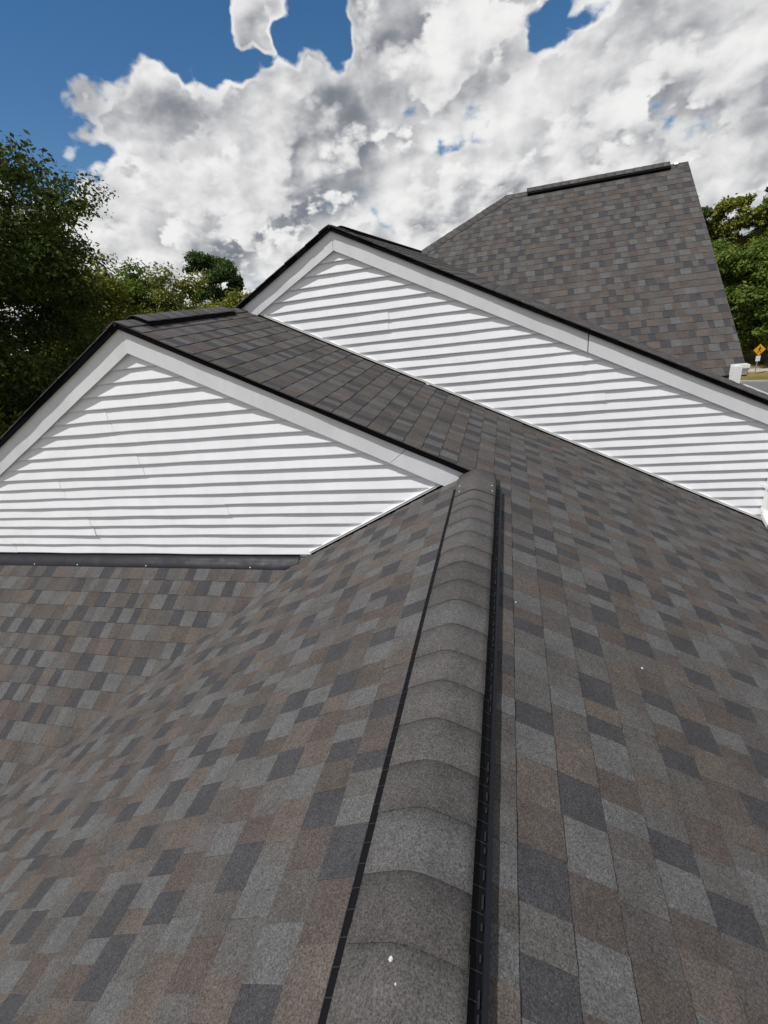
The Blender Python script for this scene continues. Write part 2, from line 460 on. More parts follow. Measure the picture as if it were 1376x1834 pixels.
# --- the 300 shingles that show largest are objects, the rest one field per slope
def shown(t):
    sl, poly = t[0], t[1]
    pp = [project(sl.at(p[0], p[1], .005)) for p in poly]
    if any(p is None for p in pp): return 0
    q = [(p[0], p[1]) for p in pp]
    for hp in ((1, 0, 0), (-1, 0, 1376), (0, 1, 0), (0, -1, 1834)):
        q = clip(q, hp)
        if len(q) < 3: return 0
    mid = sl.at(sum(p[0] for p in poly)/len(poly), sum(p[1] for p in poly)/len(poly), .01)
    if (CAM-mid).dot(sl.n) < 0: return 0
    if sl is A_R or sl is E_:                            # under the ridge vent
        if mid.y < -.1 and abs(mid.x-2.66) < .16: return 0
    return area(q)
order = sorted(range(len(TABS)), key=lambda i: -shown(TABS[i]))
single = set(order[:300])
fields = {}
meshes = {}
for i, (sl, poly, t0, ex, h, m, full, w, tooth) in enumerate(TABS):
    if i not in single:
        mb = fields.setdefault(sl.obj.name, (sl, MB()))[1]
        vs, fs = tab_geo(poly, t0, ex, h, sl.at); mb.add(vs, fs, m); continue
    oS, oT = min(p[0] for p in poly), t0
    rel = [(p[0]-oS, p[1]-oT) for p in poly]
    key = (round(w*100), tooth, ex) if full else None
    if key and key in meshes: me = meshes[key]
    else:
        mb = MB(); mb.add(*tab_geo(rel, 0, ex, h, lambda S, T, H: Vector((S, T, H))))
        me = mb.mesh("shingle", SH[m])
        if key: meshes[key] = me
    o = bpy.data.objects.new("shingle", me); col_.objects.link(o)
    R = Matrix((sl.a, sl.u, sl.n)).transposed().to_4x4(); R.translation = sl.at(oS, oT)
    o.parent = sl.obj
    o.matrix_parent_inverse = Matrix.Identity(4)
    o.matrix_local = R
    o.material_slots[0].link = 'OBJECT'; o.material_slots[0].material = SH[m]
for nm, (sl, mb) in fields.items():
    o = mb.build("shingle_field", SH); o.parent = sl.obj; o['kind'] = 'stuff'

# ------------------------------------------------------------------ gable walls
def wob(x, seed): return math.sin(x*3.1+seed)*.5+math.sin(x*7.7+seed*2.3)*.35+math.sin(x*1.3+seed*.7)*.6
def siding(wall, y0, rows, bounds, joints, zrow, seed):
    """rows: pairs of courses = one vinyl panel. bounds(z) -> (xl, xr)."""
    rnd = random.Random(seed)
    for pi, pair in enumerate(rows):
        js = joints.get(pair[0], [])
        cuts = [-99]+js+[99]
        for k in range(len(cuts)-1):
            mb = MB(); ok = False
            lap = -.0026 if k < len(cuts)-2 else 0.0
            sd = rnd.random()*20
            for n in pair:
                za, zc = zrow(n), zrow(n)+V
                la, ra = bounds(za+.001); lc, rc = bounds(zc)
                jo = .014*(pair[1]-n)
                la, ra = max(la, cuts[k]+jo), min(ra, cuts[k+1]+jo+(.012 if lap else 0))
                lc, rc = max(lc, cuts[k]-.010+jo), min(rc, cuts[k+1]-.010+jo+(.012 if lap else 0))
                if ra-la < .004 and rc-lc < .004: continue
                ra = max(ra, la+.002); rc = max(rc, lc+.002)
                ok = True
                nx = max(2, int((ra-la)/.12)+1)
                vs = []
                for i in range(nx+1):
                    f = i/nx; xa, xc = la+(ra-la)*f, lc+(rc-lc)*f
                    wv = wob(xa*1.3, sd+n)*.0022
                    bow = wob(xa*1.1, sd+5+n)*.0028
                    vs += [(xa, y0, za+bow), (xa, y0-.0200+lap+wv, za+bow), (xa, y0-.0210+lap+wv, za+bow+.006),
                           (xc, y0-.0012+lap+wv*.4, zc+.004)]
                fs = []
                for i in range(nx):
                    b = i*4
                    fs += [(b, b+1, b+5, b+4)[::-1], (b+1, b+5, b+6, b+2), (b+2, b+6, b+7, b+3)]
                # closed ends
                fs += [(0, 1, 2, 3)[::-1], (nx*4, nx*4+1, nx*4+2, nx*4+3)]
                mb.add(vs, fs)
            if ok:
                o = mb.build("siding_panel", VINYL); o.parent = wall

def strip(mb, n, top, bot, yf, yb, seed=None, amp=0.0, zamp=0.0):
    """a board that runs along a rake: top(f), bot(f) -> (x, z)"""
    vs = []
    for i in range(n+1):
        f = i/n; (xt, zt), (xb_, zb_) = top(f), bot(f)
        w = wob(xt*2.2, seed)*amp if seed is not None else 0
        w2 = wob(xt*1.7, seed+3)*amp if seed is not None else 0
        z2 = wob(xt*2.6, seed+9)*zamp if seed is not None else 0
        vs += [(xt, yb, zt), (xt, yf+w, zt), (xb_, yf+w2, zb_+z2), (xb_, yb, zb_+z2)]
    fs = []
    for i in range(n):
        b = i*4
        for k in range(4):
            fs.append((b+k, b+4+k, b+4+(k+1) % 4, b+(k+1) % 4))
    fs += [(0, 1, 2, 3), (n*4+3, n*4+2, n*4+1, n*4)]
    x_first, x_last = vs[0][0], vs[-4][0]
    if x_last < x_first: fs = [f[::-1] for f in fs]
    mb.add(vs, fs)
lerp = lambda a, b, f: a+(b-a)*f

def rake(wall, y0, xp, zp, s, x_end_t, x_end_b, h, sgn, seams=(), seed=1, dripend=None, label=None):
    """drip edge and rake board on one side of a gable (sgn +1 right, -1 left)"""
    zt = lambda x: zp-s*abs(x-xp)
    xe = dripend if dripend is not None else x_end_t
    mb = MB()
    strip(mb, 40, lambda f: (lerp(xp, xe, f), zt(lerp(xp, xe, f))-.006), lambda f: (lerp(xp, xe, f), zt(lerp(xp, xe, f))-.050),
          y0-.069, y0-.004, seed+40, .0012, .0012)
    o = mb.build("drip_edge", BLACK); o.parent = wall
    cuts = [0.0]+list(seams)+[1.0]
    for k in range(len(cuts)-1):
        a, b = cuts[k]+(0.0008 if k else 0), cuts[k+1]-(.0008 if k < len(cuts)-2 else 0)
        mb = MB()
        strip(mb, 34, lambda f: (lerp(xp, x_end_t, lerp(a, b, f)), zt(lerp(xp, x_end_t, lerp(a, b, f)))-.046),
              lambda f: (lerp(xp, x_end_b, lerp(a, b, f)), zp-h-s*abs(lerp(xp, x_end_b, lerp(a, b, f))-xp)),
              y0-.042-(.002 if k % 2 else 0), y0+.001, seed+k*5, .0026, .0012)
        o = mb.build("rake_board", TRIM); o.parent = wall

# near gable
mb = MB()
yl = .004
pts = [(0, -h1+.1), (-(-h1-zb)/sA-.2, zb-.05), (1.25, zb-.05), (2.45, -1.36)]
pts = [(0, -.03), (-(4.3), -.03-sA*4.3), (-4.3, zb-.3), (1.15, zb-.05), (2.6, zr-.02)]
k = len(pts)
mb.add([(x, yl, z) for x, z in pts]+[(x, .12, z) for x, z in pts], [tuple(range(k)), tuple(range(2*k-1, k-1, -1))]+[(i, i+k, (i+1) % k+k, (i+1) % k) for i in range(k)])
wA = part(mb.build("gable_wall", VINYL)); wA['label'] = "near white sided gable wall"
def bA(z):
    x_r = (-h1-z)/sA+.035
    xl = -x_r
    if z < zr: x_r = min(x_r, xD-(zr-z)/sE-.005)
    return xl, x_r
siding(wA, 0.0, [(n, n+1) for n in range(0, 18, 2)], bA, {0: [-2.23], 2: [-1.10], 4: [.45], 6: [-1.27], 8: [-.285], 12: [-.447]}, lambda n: zb+.004+n*V, 3)
den_ = sA+sE
xt_ = (sE*xD-zr-.046)/den_; xb__ = (sE*xD-zr-h1)/den_
rake(wA, 0.0, 0, 0, sA, xt_, xb__, h1, 1, seams=(.83,), seed=2, dripend=2.70)
rake(wA, 0.0, 0, 0, sA, -4.6, -4.6, h1, -1, seams=(.72,), seed=5)
# far gable
mb = MB()
xe = 7.2
pts = [(xB, zB-.03), (-.05, zB-.03-sB*(xB+.05)), (xe, -sA*xe), (xe, zB-.03-sB*(xe-xB))]
k = len(pts)
mb.add([(x, yB+.004, z) for x, z in pts]+[(x, yB+.12, z) for x, z in pts], [tuple(range(k)), tuple(range(2*k-1, k-1, -1))]+[(i, i+k, (i+1) % k+k, (i+1) % k) for i in range(k)])
wB = part(mb.build("gable_wall", VINYL)); wB['label'] = "far white sided gable wall, larger and behind the near one"
def bB(z):
    hw = (zB-h2-z)/sB+.035
    xl = max(xB-hw, -z/sA+.012)
    return xl, min(xB+hw, 6.9)
zt0 = zB-h2-.1012
siding(wB, yB, [(n+1, n) for n in range(0, 42, 2)], bB, {7: [1.68], 13: [2.96, 3.62], 17: [3.83]}, lambda n: zt0-n*V, 4)
xbl = (-(zB-h2)+sB*xB)/(sB+sA)
rake(wB, yB, xB, zB, sB, 7.2, 7.2, h2, 1, seams=(.407,), seed=7)
rake(wB, yB, xB, zB, sB, -.07, .195, h2, -1, seed=9)
# j-channels and the dark flashing line under them
def jchannel(wall, y0, p, q, nrm):
    p, q, nrm = Vector(p), Vector(q), Vector(nrm).normalized()
    d = (q-p)
    mb = MB()
    mb.box(p+nrm*.020+Vector((0, -.026, 0)), d, nrm*.020, (0, .027, 0))
    mb.box(p+nrm*.036+Vector((0, -.0295, 0)), d, nrm*.004, (0, .004, 0))
    o = mb.build("corner_channel", GUT); o.parent = wall
    mb = MB()
    n = 60
    for i in range(n):      # step flashing pieces, each a little proud of the next
        a = p+d*(i/n); wv = .0015*math.sin(i*1.7)
        mb.box(a+nrm*.0200+Vector((0, -.024-.004*(i % 2)+wv, 0)), d*(1/n)*.99, nrm*-.026, (0, .025, 0))
    o = mb.build("step_flashing", BLACK); o.parent = wall
jchannel(wA, 0, (xD-.12, 0, zr-sE*.12), (1.19, 0, zr-sE*(xD-1.19)), (-sE, 0, 1))
jchannel(wB, yB, (.18, yB, -sA*.18), (5.6, yB, -sA*5.6), (sA, 0, 1))
# apron flashing below the near gable
mb = MB()
nseg = 48
vs = []
for i in range(nseg+1):
    x = lerp(-4.3, 1.06, i/nseg); zf = zb-.03
    w = .0025*wob(x*2.0, 4)
    cut = 0 if x < .97 else (x-.97)*.6
    vs += [(x, -.004, zb+.030), (x, -.010, zf+.012), (x, -.06, zf-sF*.06+.017+w), (x, -.118+cut, zf-sF*(.118-cut)+.0125+w*.5), (x, -.121+cut, zf-sF*(.121-cut)+.004)]
fs = [(i*5+k, i*5+5+k, i*5+6+k, i*5+1+k)[::-1] for i in range(nseg) for k in range(4)]
mb.add(vs, fs)
apron = part(mb.build("apron_flashing", FLASH, smooth=True)); apron['label'] = "dark metal strip along the foot of the near gable"
def nail(parent, P, n, r=.005):
    mb = MB(); P = Vector(P); n = Vector(n).normalized()
    mb.tube([P-n*.004, P+n*.0015, P+n*.003], [r, r, r*.55], 8)
    o = mb.build("nail_head", NAILM, smooth=False); o.parent = parent
nF = Vector((0, -sF, 1)).normalized()
for x in (-1.92, -1.36, -.53, .60):
    nail(apron, Vector((x, -.112, zb-.03-sF*.112+.014)), nF, .0065)

# ------------------------------------------------------------------ ridge caps and vents
def cap_mesh(p, d, lv, rv, w, ln, lift0, lift1, mat, th=.0035, k=.22):
    """one bent cap shingle from p along d (length ln); lift0 at p (its butt)"""
    n = 12; mb = MB(); vs = []
    upv = -(lv+rv); upv.normalize()
    f = lambda x: (x+math.sqrt(x*x+k*k))/2
    for (q, lf) in ((p, lift0), (p+d*ln, lift1)):
        for dt in (0, -th):
            for i in range(n+1):
                u = -1+2*i/n
                vs.append(q+lv*w*f(-u)+rv*w*f(u)+upv*(lf+dt))
    m = n+1; fs = []
    for i in range(n):
        fs += [(i, i+1, 2*m+i+1, 2*m+i), (m+i, 3*m+i, 3*m+i+1, m+i+1), (i, m+i, m+i+1, i+1), (2*m+i, 2*m+i+1, 3*m+i+1, 3*m+i)]
    fs += [(0, 2*m, 3*m, m), (n, m+n, 3*m+n, 2*m+n)]
    c0 = vs[1]-vs[0]; c1 = vs[2*m]-vs[0]
    if c0.cross(c1).dot(upv) < 0: fs = [q[::-1] for q in fs]
    mb.add(vs, fs)
    return mb
def caps(parent, P0, P1, lv, rv, w, ex, lift, seed, stuff=False, mats=CAPM, kr=.22):
    rnd = random.Random(seed)
    P0, P1 = Vector(P0), Vector(P1); D = P1-P0; d = D.normalized(); lv = Vector(lv).normalized(); rv = Vector(rv).normalized()
    s = 0.0; L_ = D.length
    while s < L_-.01:
        e = ex*rnd.uniform(.97, 1.03)
        ln = min(e+.03, L_-s)
        mb = cap_mesh(P0+d*s, d, lv, rv, w*rnd.uniform(.985, 1.01), ln, lift+.0048, lift+.0005, None, k=kr)
        o = mb.build("cap_shingle", rnd.choices(mats, [.5, .32, .18][:len(mats)])[0], smooth=False)
        me = o.data
        for pl in me.polygons: pl.use_smooth = abs(pl.normal.dot(d)) < .5 and len(pl.vertices) == 4 and pl.area > 1e-4
        o.parent = parent; s += e
dnA = lambda s, sg: Vector((sg*1, 0, -s)).normalized()
# foreground ridge: vent base, baffle bar, caps
xV = 2.662; zV = zr+.004
lE, rE = dnA(sE, -1), dnA(sA, 1)
y_a, y_b = -.27, -5.2
apexV = Vector((xV, 0, zr-.006))
nL, nR = Vector((-sE, 0, 1)).normalized(), Vector((sA, 0, 1)).normalized()
mb = MB()
def vslab(mb, side, d0, d1, h0, h1_, ya=y_a, yb=y_b):
    dv, nn = (lE, nL) if side < 0 else (rE, nR)
    mb.box(apexV+dv*d0+nn*h0+Vector((0, ya, 0)), dv*(d1-d0), nn*(h1_-h0), (0, yb-ya, 0))
vslab(mb, -1, .03, .159, .014, .030); vslab(mb, 1, .03, .170, .010, .020)
ridge = part(mb.build("ridge_vent", PLASTIC)); ridge['label'] = "long foreground ridge vent under curved cap shingles"
mb = MB(); vslab(mb, 1, .168, .181, .008, .028); o = mb.build("baffle_bar", BARM); o.parent = ridge
mb = MB(); vslab(mb, -1, .159, .162, .010, .031); o = mb.build("baffle_bar", BARM); o.parent = ridge
rnd = random.Random(5)
mb = MB(); y = y_a-.01
while y > -3.6:
    for side in (-1, 1):
        dv, nn = (lE, nL) if side < 0 else (rE, nR)
        yy = y+rnd.uniform(-.004, .004)
        mb.box(apexV+dv*.13+nn*(.030 if side < 0 else .020)+Vector((0, yy, 0)), dv*(.029 if side < 0 else .038), nn*.002, (0, -.0022, 0))
        if side > 0 and rnd.random() < .8:
            mb.box(apexV+dv*.160+nn*.020+Vector((0, yy-.012-rnd.random()*.02, 0)), dv*.003, nn*.006, (0, -.012-.02*rnd.random(), 0))
    y -= .052
o = mb.build("vent_ribs", RIB); o['kind'] = 'stuff'; o.parent = ridge
capP = Vector((xV, 0, zr+.012)); KR = .26
# caps laid from the camera side; each lies over the one nearer to the camera
stations = [-5.05+.155*i for i in range(13)]+[-3.045, -2.897, -2.757, -2.603, -2.461, -2.312, -2.148, -1.995, -1.840, -1.674, -1.515, -1.355, -1.202, -1.032, -.870, -.702]
rnd = random.Random(21)
for i, ys in enumerate(stations):
    ln = (stations[i+1] if i+1 < len(stations) else -.594)-ys+.03
    mb = cap_mesh(capP+Vector((0, ys, 0)), Vector((0, 1, 0)), lE, rE, .150*rnd.uniform(.985, 1.012), ln, .0300, .0262, None, k=KR)
    o = mb.build("cap_shingle", rnd.choices(CAPM, [.5, .32, .18])[0], smooth=False); o.parent = ridge
    for pl in o.data.polygons: pl.use_smooth = abs(pl.normal.y) < .5 and pl.area > 1e-4
for (ya, yb_, lf) in ((-.60, -.30, .031), (-.46, -.065, .036)):
    mb = cap_mesh(capP+Vector((0, ya, 0)), Vector((0, 1, 0)), lE, rE, .150, yb_-ya, lf, lf-.004, None, k=KR)
    o = mb.build("cap_shingle", CAPM[0], smooth=False); o.parent = ridge
    for pl in o.data.polygons: pl.use_smooth = abs(pl.normal.y) < .5 and pl.area > 1e-4
for (dx, y) in ((-.095, -.40), (-.10, -.30), (.105, -.40), (.10, -.31)):
    dv, nn = (lE, nL) if dx < 0 else (rE, nR)
    nail(ridge, apexV+dv*abs(dx)+nn*.044+Vector((0, y, 0)), nn, .0055)
def ridge_vent(P0, P1, lv, rv, w, seed, label, ex=.15, lift=.045, flat_from=None):
    lv, rv = Vector(lv).normalized(), Vector(rv).normalized()
    P0, P1 = Vector(P0), Vector(P1); d = (P1-P0)
    mb = MB()
    upv = -(lv+rv); upv.normalize()
    for dv in (lv, rv):
        nn = (upv-dv*upv.dot(dv)).normalized()
        mb.box(P0+dv*.01+nn*.004, dv*(w-.02), nn*(lift*upv.dot(nn)-.016), d)
    o = part(mb.build("ridge_vent", PLASTIC)); o['label'] = label
    caps(o, P0-d.normalized()*.01, P1+d.normalized()*.01, lv, rv, w, ex, lift, seed)
    return o
def ridge_run(P0, P1, lv, rv, w, seed, label, ex=.145):
    mb = MB(); P0, P1 = Vector(P0), Vector(P1)
    mb.tube([P0+Vector((0, 0, -.02)), P1+Vector((0, 0, -.02))], .012, 6)
    o = part(mb.build("ridge_line", DECK)); o['label'] = label
    caps(o, P0, P1, lv, rv, w, ex, .010, seed)
    return o
ridge_run((0, -OV, 0), (0, .16, 0), dnA(sA, -1), dnA(sA, 1), .135, 31, "short row of cap shingles at the peak of the near gable")
ridge_vent((0, .14, 0), (0, 1.50, 0), dnA(sA, -1), dnA(sA, 1), .165, 32, "raised ridge vent on the near gable roof")
ridge_run((0, 1.5, 0), (0, yB, 0), dnA(sA, -1), dnA(sA, 1), .135, 33, "cap shingles between the near ridge vent and the far gable")
ridge_run((xB, yB-OV, zB), (xB, yB+.35, zB), dnA(sB, -1), dnA(sB, 1), .135, 34, "cap shingles at the peak of the far gable")
ridge_vent((xB, yB+.3, zB), (xB, 7.2, zB), dnA(sB, -1), dnA(sB, 1), .16, 35, "raised ridge vent on the far gable roof", lift=.035)
fC, bC = -eyC-Vector((0, 0, sC)), eyC-Vector((0, 0, sC))
ridge_run(CL, OC-exC*2.6, fC, bC, .14, 36, "cap shingles at the left end of the tall ridge")
ridge_vent(OC-exC*2.62, OC-exC*.28, fC, bC, .165, 37, "raised ridge vent along the tall ridge", lift=.075)
ridge_run(OC-exC*.3, OC+exC*.01, fC, bC, .14, 38, "cap shingles at the right end of the tall ridge")
hd = (-exC*HR-eyC-Vector((0, 0, sC)))
hipdir = hd.normalized()
perp = lambda u_: (u_-hipdir*u_.dot(hipdir)).normalized()
lv_h = perp(-exC-Vector((0, 0, sH))); rv_h = perp(-eyC-Vector((0, 0, sC)))
lv_h = (C_L.n.cross(hipdir)).normalized(); rv_h = (hipdir.cross(C_F.n)).normalized()
if lv_h.dot(-exC) < 0: lv_h = -lv_h
if rv_h.dot(exC) < 0: rv_h = -rv_h
ridge_run(CL+hd*1.6, CL, lv_h, rv_h, .19, 39, "cap shingles down the left hip of the tall roof")
mb = MB(); nC = C_F.n
mb.box(OC+exC*-.20-eyC*.02+Vector((0, 0, .012)), exC*.06, (-eyC-Vector((0, 0, sC))).normalized()*.05, nC*.004)
o = part(mb.build("flashing_scrap", GUT))

# rake edge of the tall roof, its gable wall and gutter end
zz = Vector((0, 0, 1))
eave = C_F.at(0, tEave)
mb = MB()
for P0_, P1_ in ((OC, eave),):
    mb.box(P0_+exC*-.004-C_F.n*.03, exC*.014, P1_-P0_, C_F.n*.028)
rk = part(mb.build("drip_edge", BLACK))
mb = MB()
p = OC-exC*.10; q = eave-exC*.10; r_ = C_B.at(.10, -4.8)
tri = [p-zz*.06, q-zz*.06, Vector((q.x, q.y, -9.99)), Vector((r_.x, r_.y, -9.99)), r_-zz*.06]
mb.add([tuple(v) for v in tri]+[tuple(v-exC*.1) for v in tri], [(0, 1, 2, 3, 4), (9, 8, 7, 6, 5)]+[(i, i+5, (i+1) % 5+5, (i+1) % 5) for i in range(5)])
wC = part(mb.build("gable_wall", VINYL)); wC['label'] = "end wall of the tall roof"
# short white gutter end at the corner, standing a little above the eave
Yg = eave.y-.115
def at_y(px, py, y=Yg):
    d = pix_dir(px, py); return CAM+d*((y-CAM.y)/d.y)
gl, gr_, gtop, gbot = at_y(1316, 655).x, at_y(1344, 655).x, at_y(1330, 654).z, at_y(1342, 672).z
prof = [(0, 0), (0, gbot-gtop), (.07, gbot-gtop), (.078, (gbot-gtop)*.62), (.112, (gbot-gtop)*.30), (.112, 0), (.105, 0), (.105, (gbot-gtop)*.25), (.072, (gbot-gtop)*.58), (.064, (gbot-gtop)*.93), (.006, (gbot-gtop)*.93), (.006, 0)]
prof = [(-.112+a_, b_) for a_, b_ in prof]
mb = MB(); k = len(prof)
A0 = Vector((gl, Yg, gtop)); A1 = Vector((gr_, Yg, gtop))
oy = Vector((0, 1, 0))
vs = [A0-oy*px+zz*pz for px, pz in prof]+[A1-oy*px+zz*pz for px, pz in prof]
mb.add(vs, [(i, (i+1) % k, (i+1) % k+k, i+k) for i in range(k)])
mb.add([A1+exC*.001-oy*px+zz*pz for px, pz in prof[:6]], [tuple(range(6))])
mb.add([A0-exC*.001-oy*px+zz*pz for px, pz in prof[:6]], [tuple(range(5, -1, -1))])
gut = part(mb.build("gutter", GUT)); gut['label'] = "short white gutter end at the corner of the tall roof"
mb = MB()   # white outlet dropping from its left half
e0, e1 = at_y(1311, 675), at_y(1331, 682)
mb.aabox(gl-.004, lerp(gl, gr_, .52), Yg-.004, Yg+.09, e1.z-.12, gtop-.012)
o = mb.build("outlet", GUT); o.parent = gut
# white trim along the back edge of the far roof
mb = MB()
P0_ = B_R.at(yEnd-yB, -(xEnd-.1-xB)/cB); P1_ = B_R.at(yEnd-yB, -(7.6-xB)/cB)
mb.box(P0_+B_R.n*-.03, P1_-P0_, (0, .05, 0), B_R.n*.05)
mb.box(P0_+B_R.n*-.03+Vector((0, .05, 0)), P1_-P0_, (0, .05, 0), B_R.n*.035)
o = part(mb.build("edge_trim", GUT)); o['label'] = "white metal trim on the back edge of the far roof"
# walls below the eaves
mb = MB()
mb.aabox(-4.4, 7.0, 2.3, 7.0, -10, -3.7); mb.aabox(-4.4, 7.0, -5.2, 2.3, -10, -5.3)
o = part(mb.build("wall", VINYL)); o['label'] = "white wall below the eaves"

# ------------------------------------------------------------------ downspout
ds = part(MB().build("downspout", GUT)); bpy.data.objects.remove(ds)
mb = MB()
def ribbed(mb, path, w, dpt, ribs, seg):
    """rectangular pipe swept along path of (pos, side, out) frames"""
    rings = []
    base = len(mb.v)
    N = len(path)
    sec = []
    for i in range(17):
        a = 2*math.pi*(i+.5)/16
    cs_ = []
    def rr(a):  # rounded rectangle
        e = 5.0
        ca, sa = math.cos(a), math.sin(a)
        k = (abs(ca)**e+abs(sa)**e)**(-1/e)
        return ca*k, sa*k
    n = 24
    for j, (P, sd, ot, sc_) in enumerate(path):
        for i in range(n):
            a = 2*math.pi*i/n
            u, v = rr(a); u *= w/2*sc_; v *= dpt/2*sc_
            mb.v.append(tuple(P+sd*u+ot*v))
    for j in range(N-1):
        for i in range(n):
            i2 = (i+1) % n
            mb.f.append((base+j*n+i, base+j*n+i2, base+(j+1)*n+i2, base+(j+1)*n+i)); mb.mi.append(0)
path = []
px0, py0 = 5.448, yB-.014-.042
X, Y, Z = Vector((1, 0, 0)), Vector((0, 1, 0)), Vector((0, 0, 1))
for z in (-1.62, -2.0, -2.4, -2.555): path.append((Vector((px0, py0, z)), X, Y, 1))
pipe = MB(); ribbed(pipe, path, .104, .078, 0, 0)
dsp = part(pipe.build("downspout", GUT, smooth=True)); dsp['label'] = "white downspout with ribbed elbow at the right end of the far gable"
el = MB(); path = []
R_ = .10
for i in range(29):
    a = i/28*math.radians(72)
    P = Vector((px0, py0-R_+R_*math.cos(a), -2.545-R_*math.sin(a)))
    ot = Vector((0, math.cos(a), -math.sin(a)))
    path.append((P, X, ot, 1.02+(.055 if i % 4 in (1, 2) else 0)))
a = math.radians(72); tdir = Vector((0, -math.sin(a), -math.cos(a)))
for l in (.03, .10): path.append((path[28][0]+tdir*l, X, Vector((0, math.cos(a), -math.sin(a))), 1.0))
ribbed(el, path, .104, .078, 0, 0)
o = el.build("elbow", GUT, smooth=False); o.parent = dsp; o.matrix_parent_inverse = Matrix.Identity(4)
st = MB()
st.aabox(px0-.085, px0+.085, yB-.017, yB-.0145, -2.33, -2.30)
st.aabox(px0-.056, px0+.056, py0-.044, py0-.041, -2.335, -2.295)
st.aabox(px0-.056, px0-.053, py0-.044, yB-.0145, -2.335, -2.295); st.aabox(px0+.053, px0+.056, py0-.044, yB-.0145, -2.335, -2.295)
o = st.build("strap", GUT); o.parent = dsp
for o in (dsp,):
    o.matrix_parent_inverse = bld_inv

# ------------------------------------------------------------------ ground, road, sign
GR, g, b = new_mat("dry_lawn", (.10, .09, .03), .95, .1)
P = g.new('ShaderNodeNewGeometry').outputs['Position']
n = g.noise(P, .35, 6, .65); n2 = g.noise(P, 9, 4, .7)
cc = g.mix(g.sstep(n, .35, .65), (.10, .095, .030), (.20, .150, .060))
cc2 = g.mix(g.m('MULTIPLY', g.sstep(n2, .4, .7), .5), cc, (.03, .04, .012))
g.l.new(cc2, b.inputs['Base Color'])
ASP, g, b = new_mat("asphalt", (.09, .09, .095), .9, .2)
P = g.new('ShaderNodeNewGeometry').outputs['Position']
g.l.new(g.mix(g.noise(P, 1.2, 6, .7), (.07, .07, .073), (.15, .148, .146)), b.inputs['Base Color'])
CON, g, b = new_mat("concrete", (.33, .31, .28), .9, .2)
P = g.new('ShaderNodeNewGeometry').outputs['Position']
g.l.new(g.mix(g.noise(P, 2.5, 6, .7), (.24, .22, .19), (.40, .38, .34)), b.inputs['Base Color'])
mb = MB(); mb.add([(-400, -400, -10), (400, -400, -10), (400, 400, -10), (-400, 400, -10)], [(0, 1, 2, 3)])
tag(mb.build("lawn", GR), kind='structure')
rd = Vector((.95, -.31, 0)).normalized(); rn = Vector((rd.y*-1, rd.x, 0))
K0 = Vector((22.0, 40.9, -10))
def sheet(name, off0, off1, z, mat):
    mb = MB(); a = K0-rd*90+rn*off0; b_ = K0+rd*90+rn*off0; c_ = K0+rd*90+rn*off1; d_ = K0-rd*90+rn*off1
    mb.add([(v.x, v.y, z) for v in (a, b_, c_, d_)], [(0, 1, 2, 3)])
    return tag(mb.build(name, mat), kind='structure')
sheet("road", -8.4, -.16, -9.996, ASP)
mb = MB(); mb.box(K0-rd*90+rn*-.16, rd*180, rn*.16, (0, 0, .12)); tag(mb.build("kerb", CON), kind='structure')
mb = MB(); mb.box(K0-rd*90+rn*-8.6, rd*180, rn*.2, (0, 0, .12)); tag(mb.build("kerb", CON), kind='structure')
mb = MB(); mb.box(K0-rd*90+rn*3.9, rd*180, rn*1.5, (0, 0, .03)); tag(mb.build("pavement", CON), kind='structure')

YEL = new_mat("sign_yellow", (.72, .33, .01), .5, .3)[0]; INK = new_mat("sign_black", (.012, .012, .012), .6)[0]
SWH = new_mat("sign_white", (.7, .7, .7), .5)[0]; STEEL = new_mat("galvanised_post", (.30, .31, .31), .45, .5, .4)[0]
base = Vector((22.9, 43.75, -10))
sgn = empty("pedestrian_sign", base)
tag(sgn, "yellow diamond pedestrian crossing sign on a grey post beside the road", "road sign")
fdir = Vector((CAM.x-base.x, CAM.y-base.y, 0)).normalized()
fdir = (Matrix.Rotation(math.radians(28), 3, 'Z') @ fdir)
sx = Vector((-fdir.y, fdir.x, 0)); U = Vector((0, 0, 1))
mb = MB(); mb.box(-sx*.03-fdir*.02, sx*.06, fdir*.04, U*2.35); mb.build("post", STEEL, sgn)
def plate(name, pts, z0, mat, off, th, parent):
    mb = MB(); k = len(pts)
    f = [sx*a+U*(z0+b)+fdir*(off+th) for a, b in pts]; bk = [sx*a+U*(z0+b)+fdir*off for a, b in pts]
    mb.add(f+bk, [tuple(range(k)), tuple(range(2*k-1, k-1, -1))]+[(i, i+k, (i+1) % k+k, (i+1) % k) for i in range(k)])
    return mb.build(name, mat, parent)
dm = .46
pl_ = plate("sign_plate", [(0, -dm), (dm, 0), (0, dm), (-dm, 0)], 1.98, YEL, .022, .006, sgn)
# walking figure: head, body, legs, arms
mb = MB()
def flat(pts, z0=1.98, off=.032):
    k = len(pts); mb.add([sx*a+U*(z0+b)+fdir*off for a, b in pts], [tuple(range(k))])
flat([(.02+.045*math.cos(i*math.pi/5), .215+.045*math.sin(i*math.pi/5)) for i in range(10)])
flat([(-.05, .155), (-.055, -.03), (.045, -.03), (.06, .155)])
flat([(-.05, -.032), (-.15, -.24), (-.10, -.25), (.0, -.032)]); flat([(.0, -.032), (.08, -.25), (.13, -.24), (.044, -.032)], off=.0325)
flat([(.06, .150), (.15, .03), (.125, .005), (.06, .09)]); flat([(-.051, .150), (-.14, .04), (-.12, .015), (-.053, .09)])
mb.build("walker_symbol", INK, pl_)
plate("small_plate", [(-.17, -.22), (.17, -.22), (.17, .22), (-.17, .22)], 1.28, SWH, .022, .005, sgn)

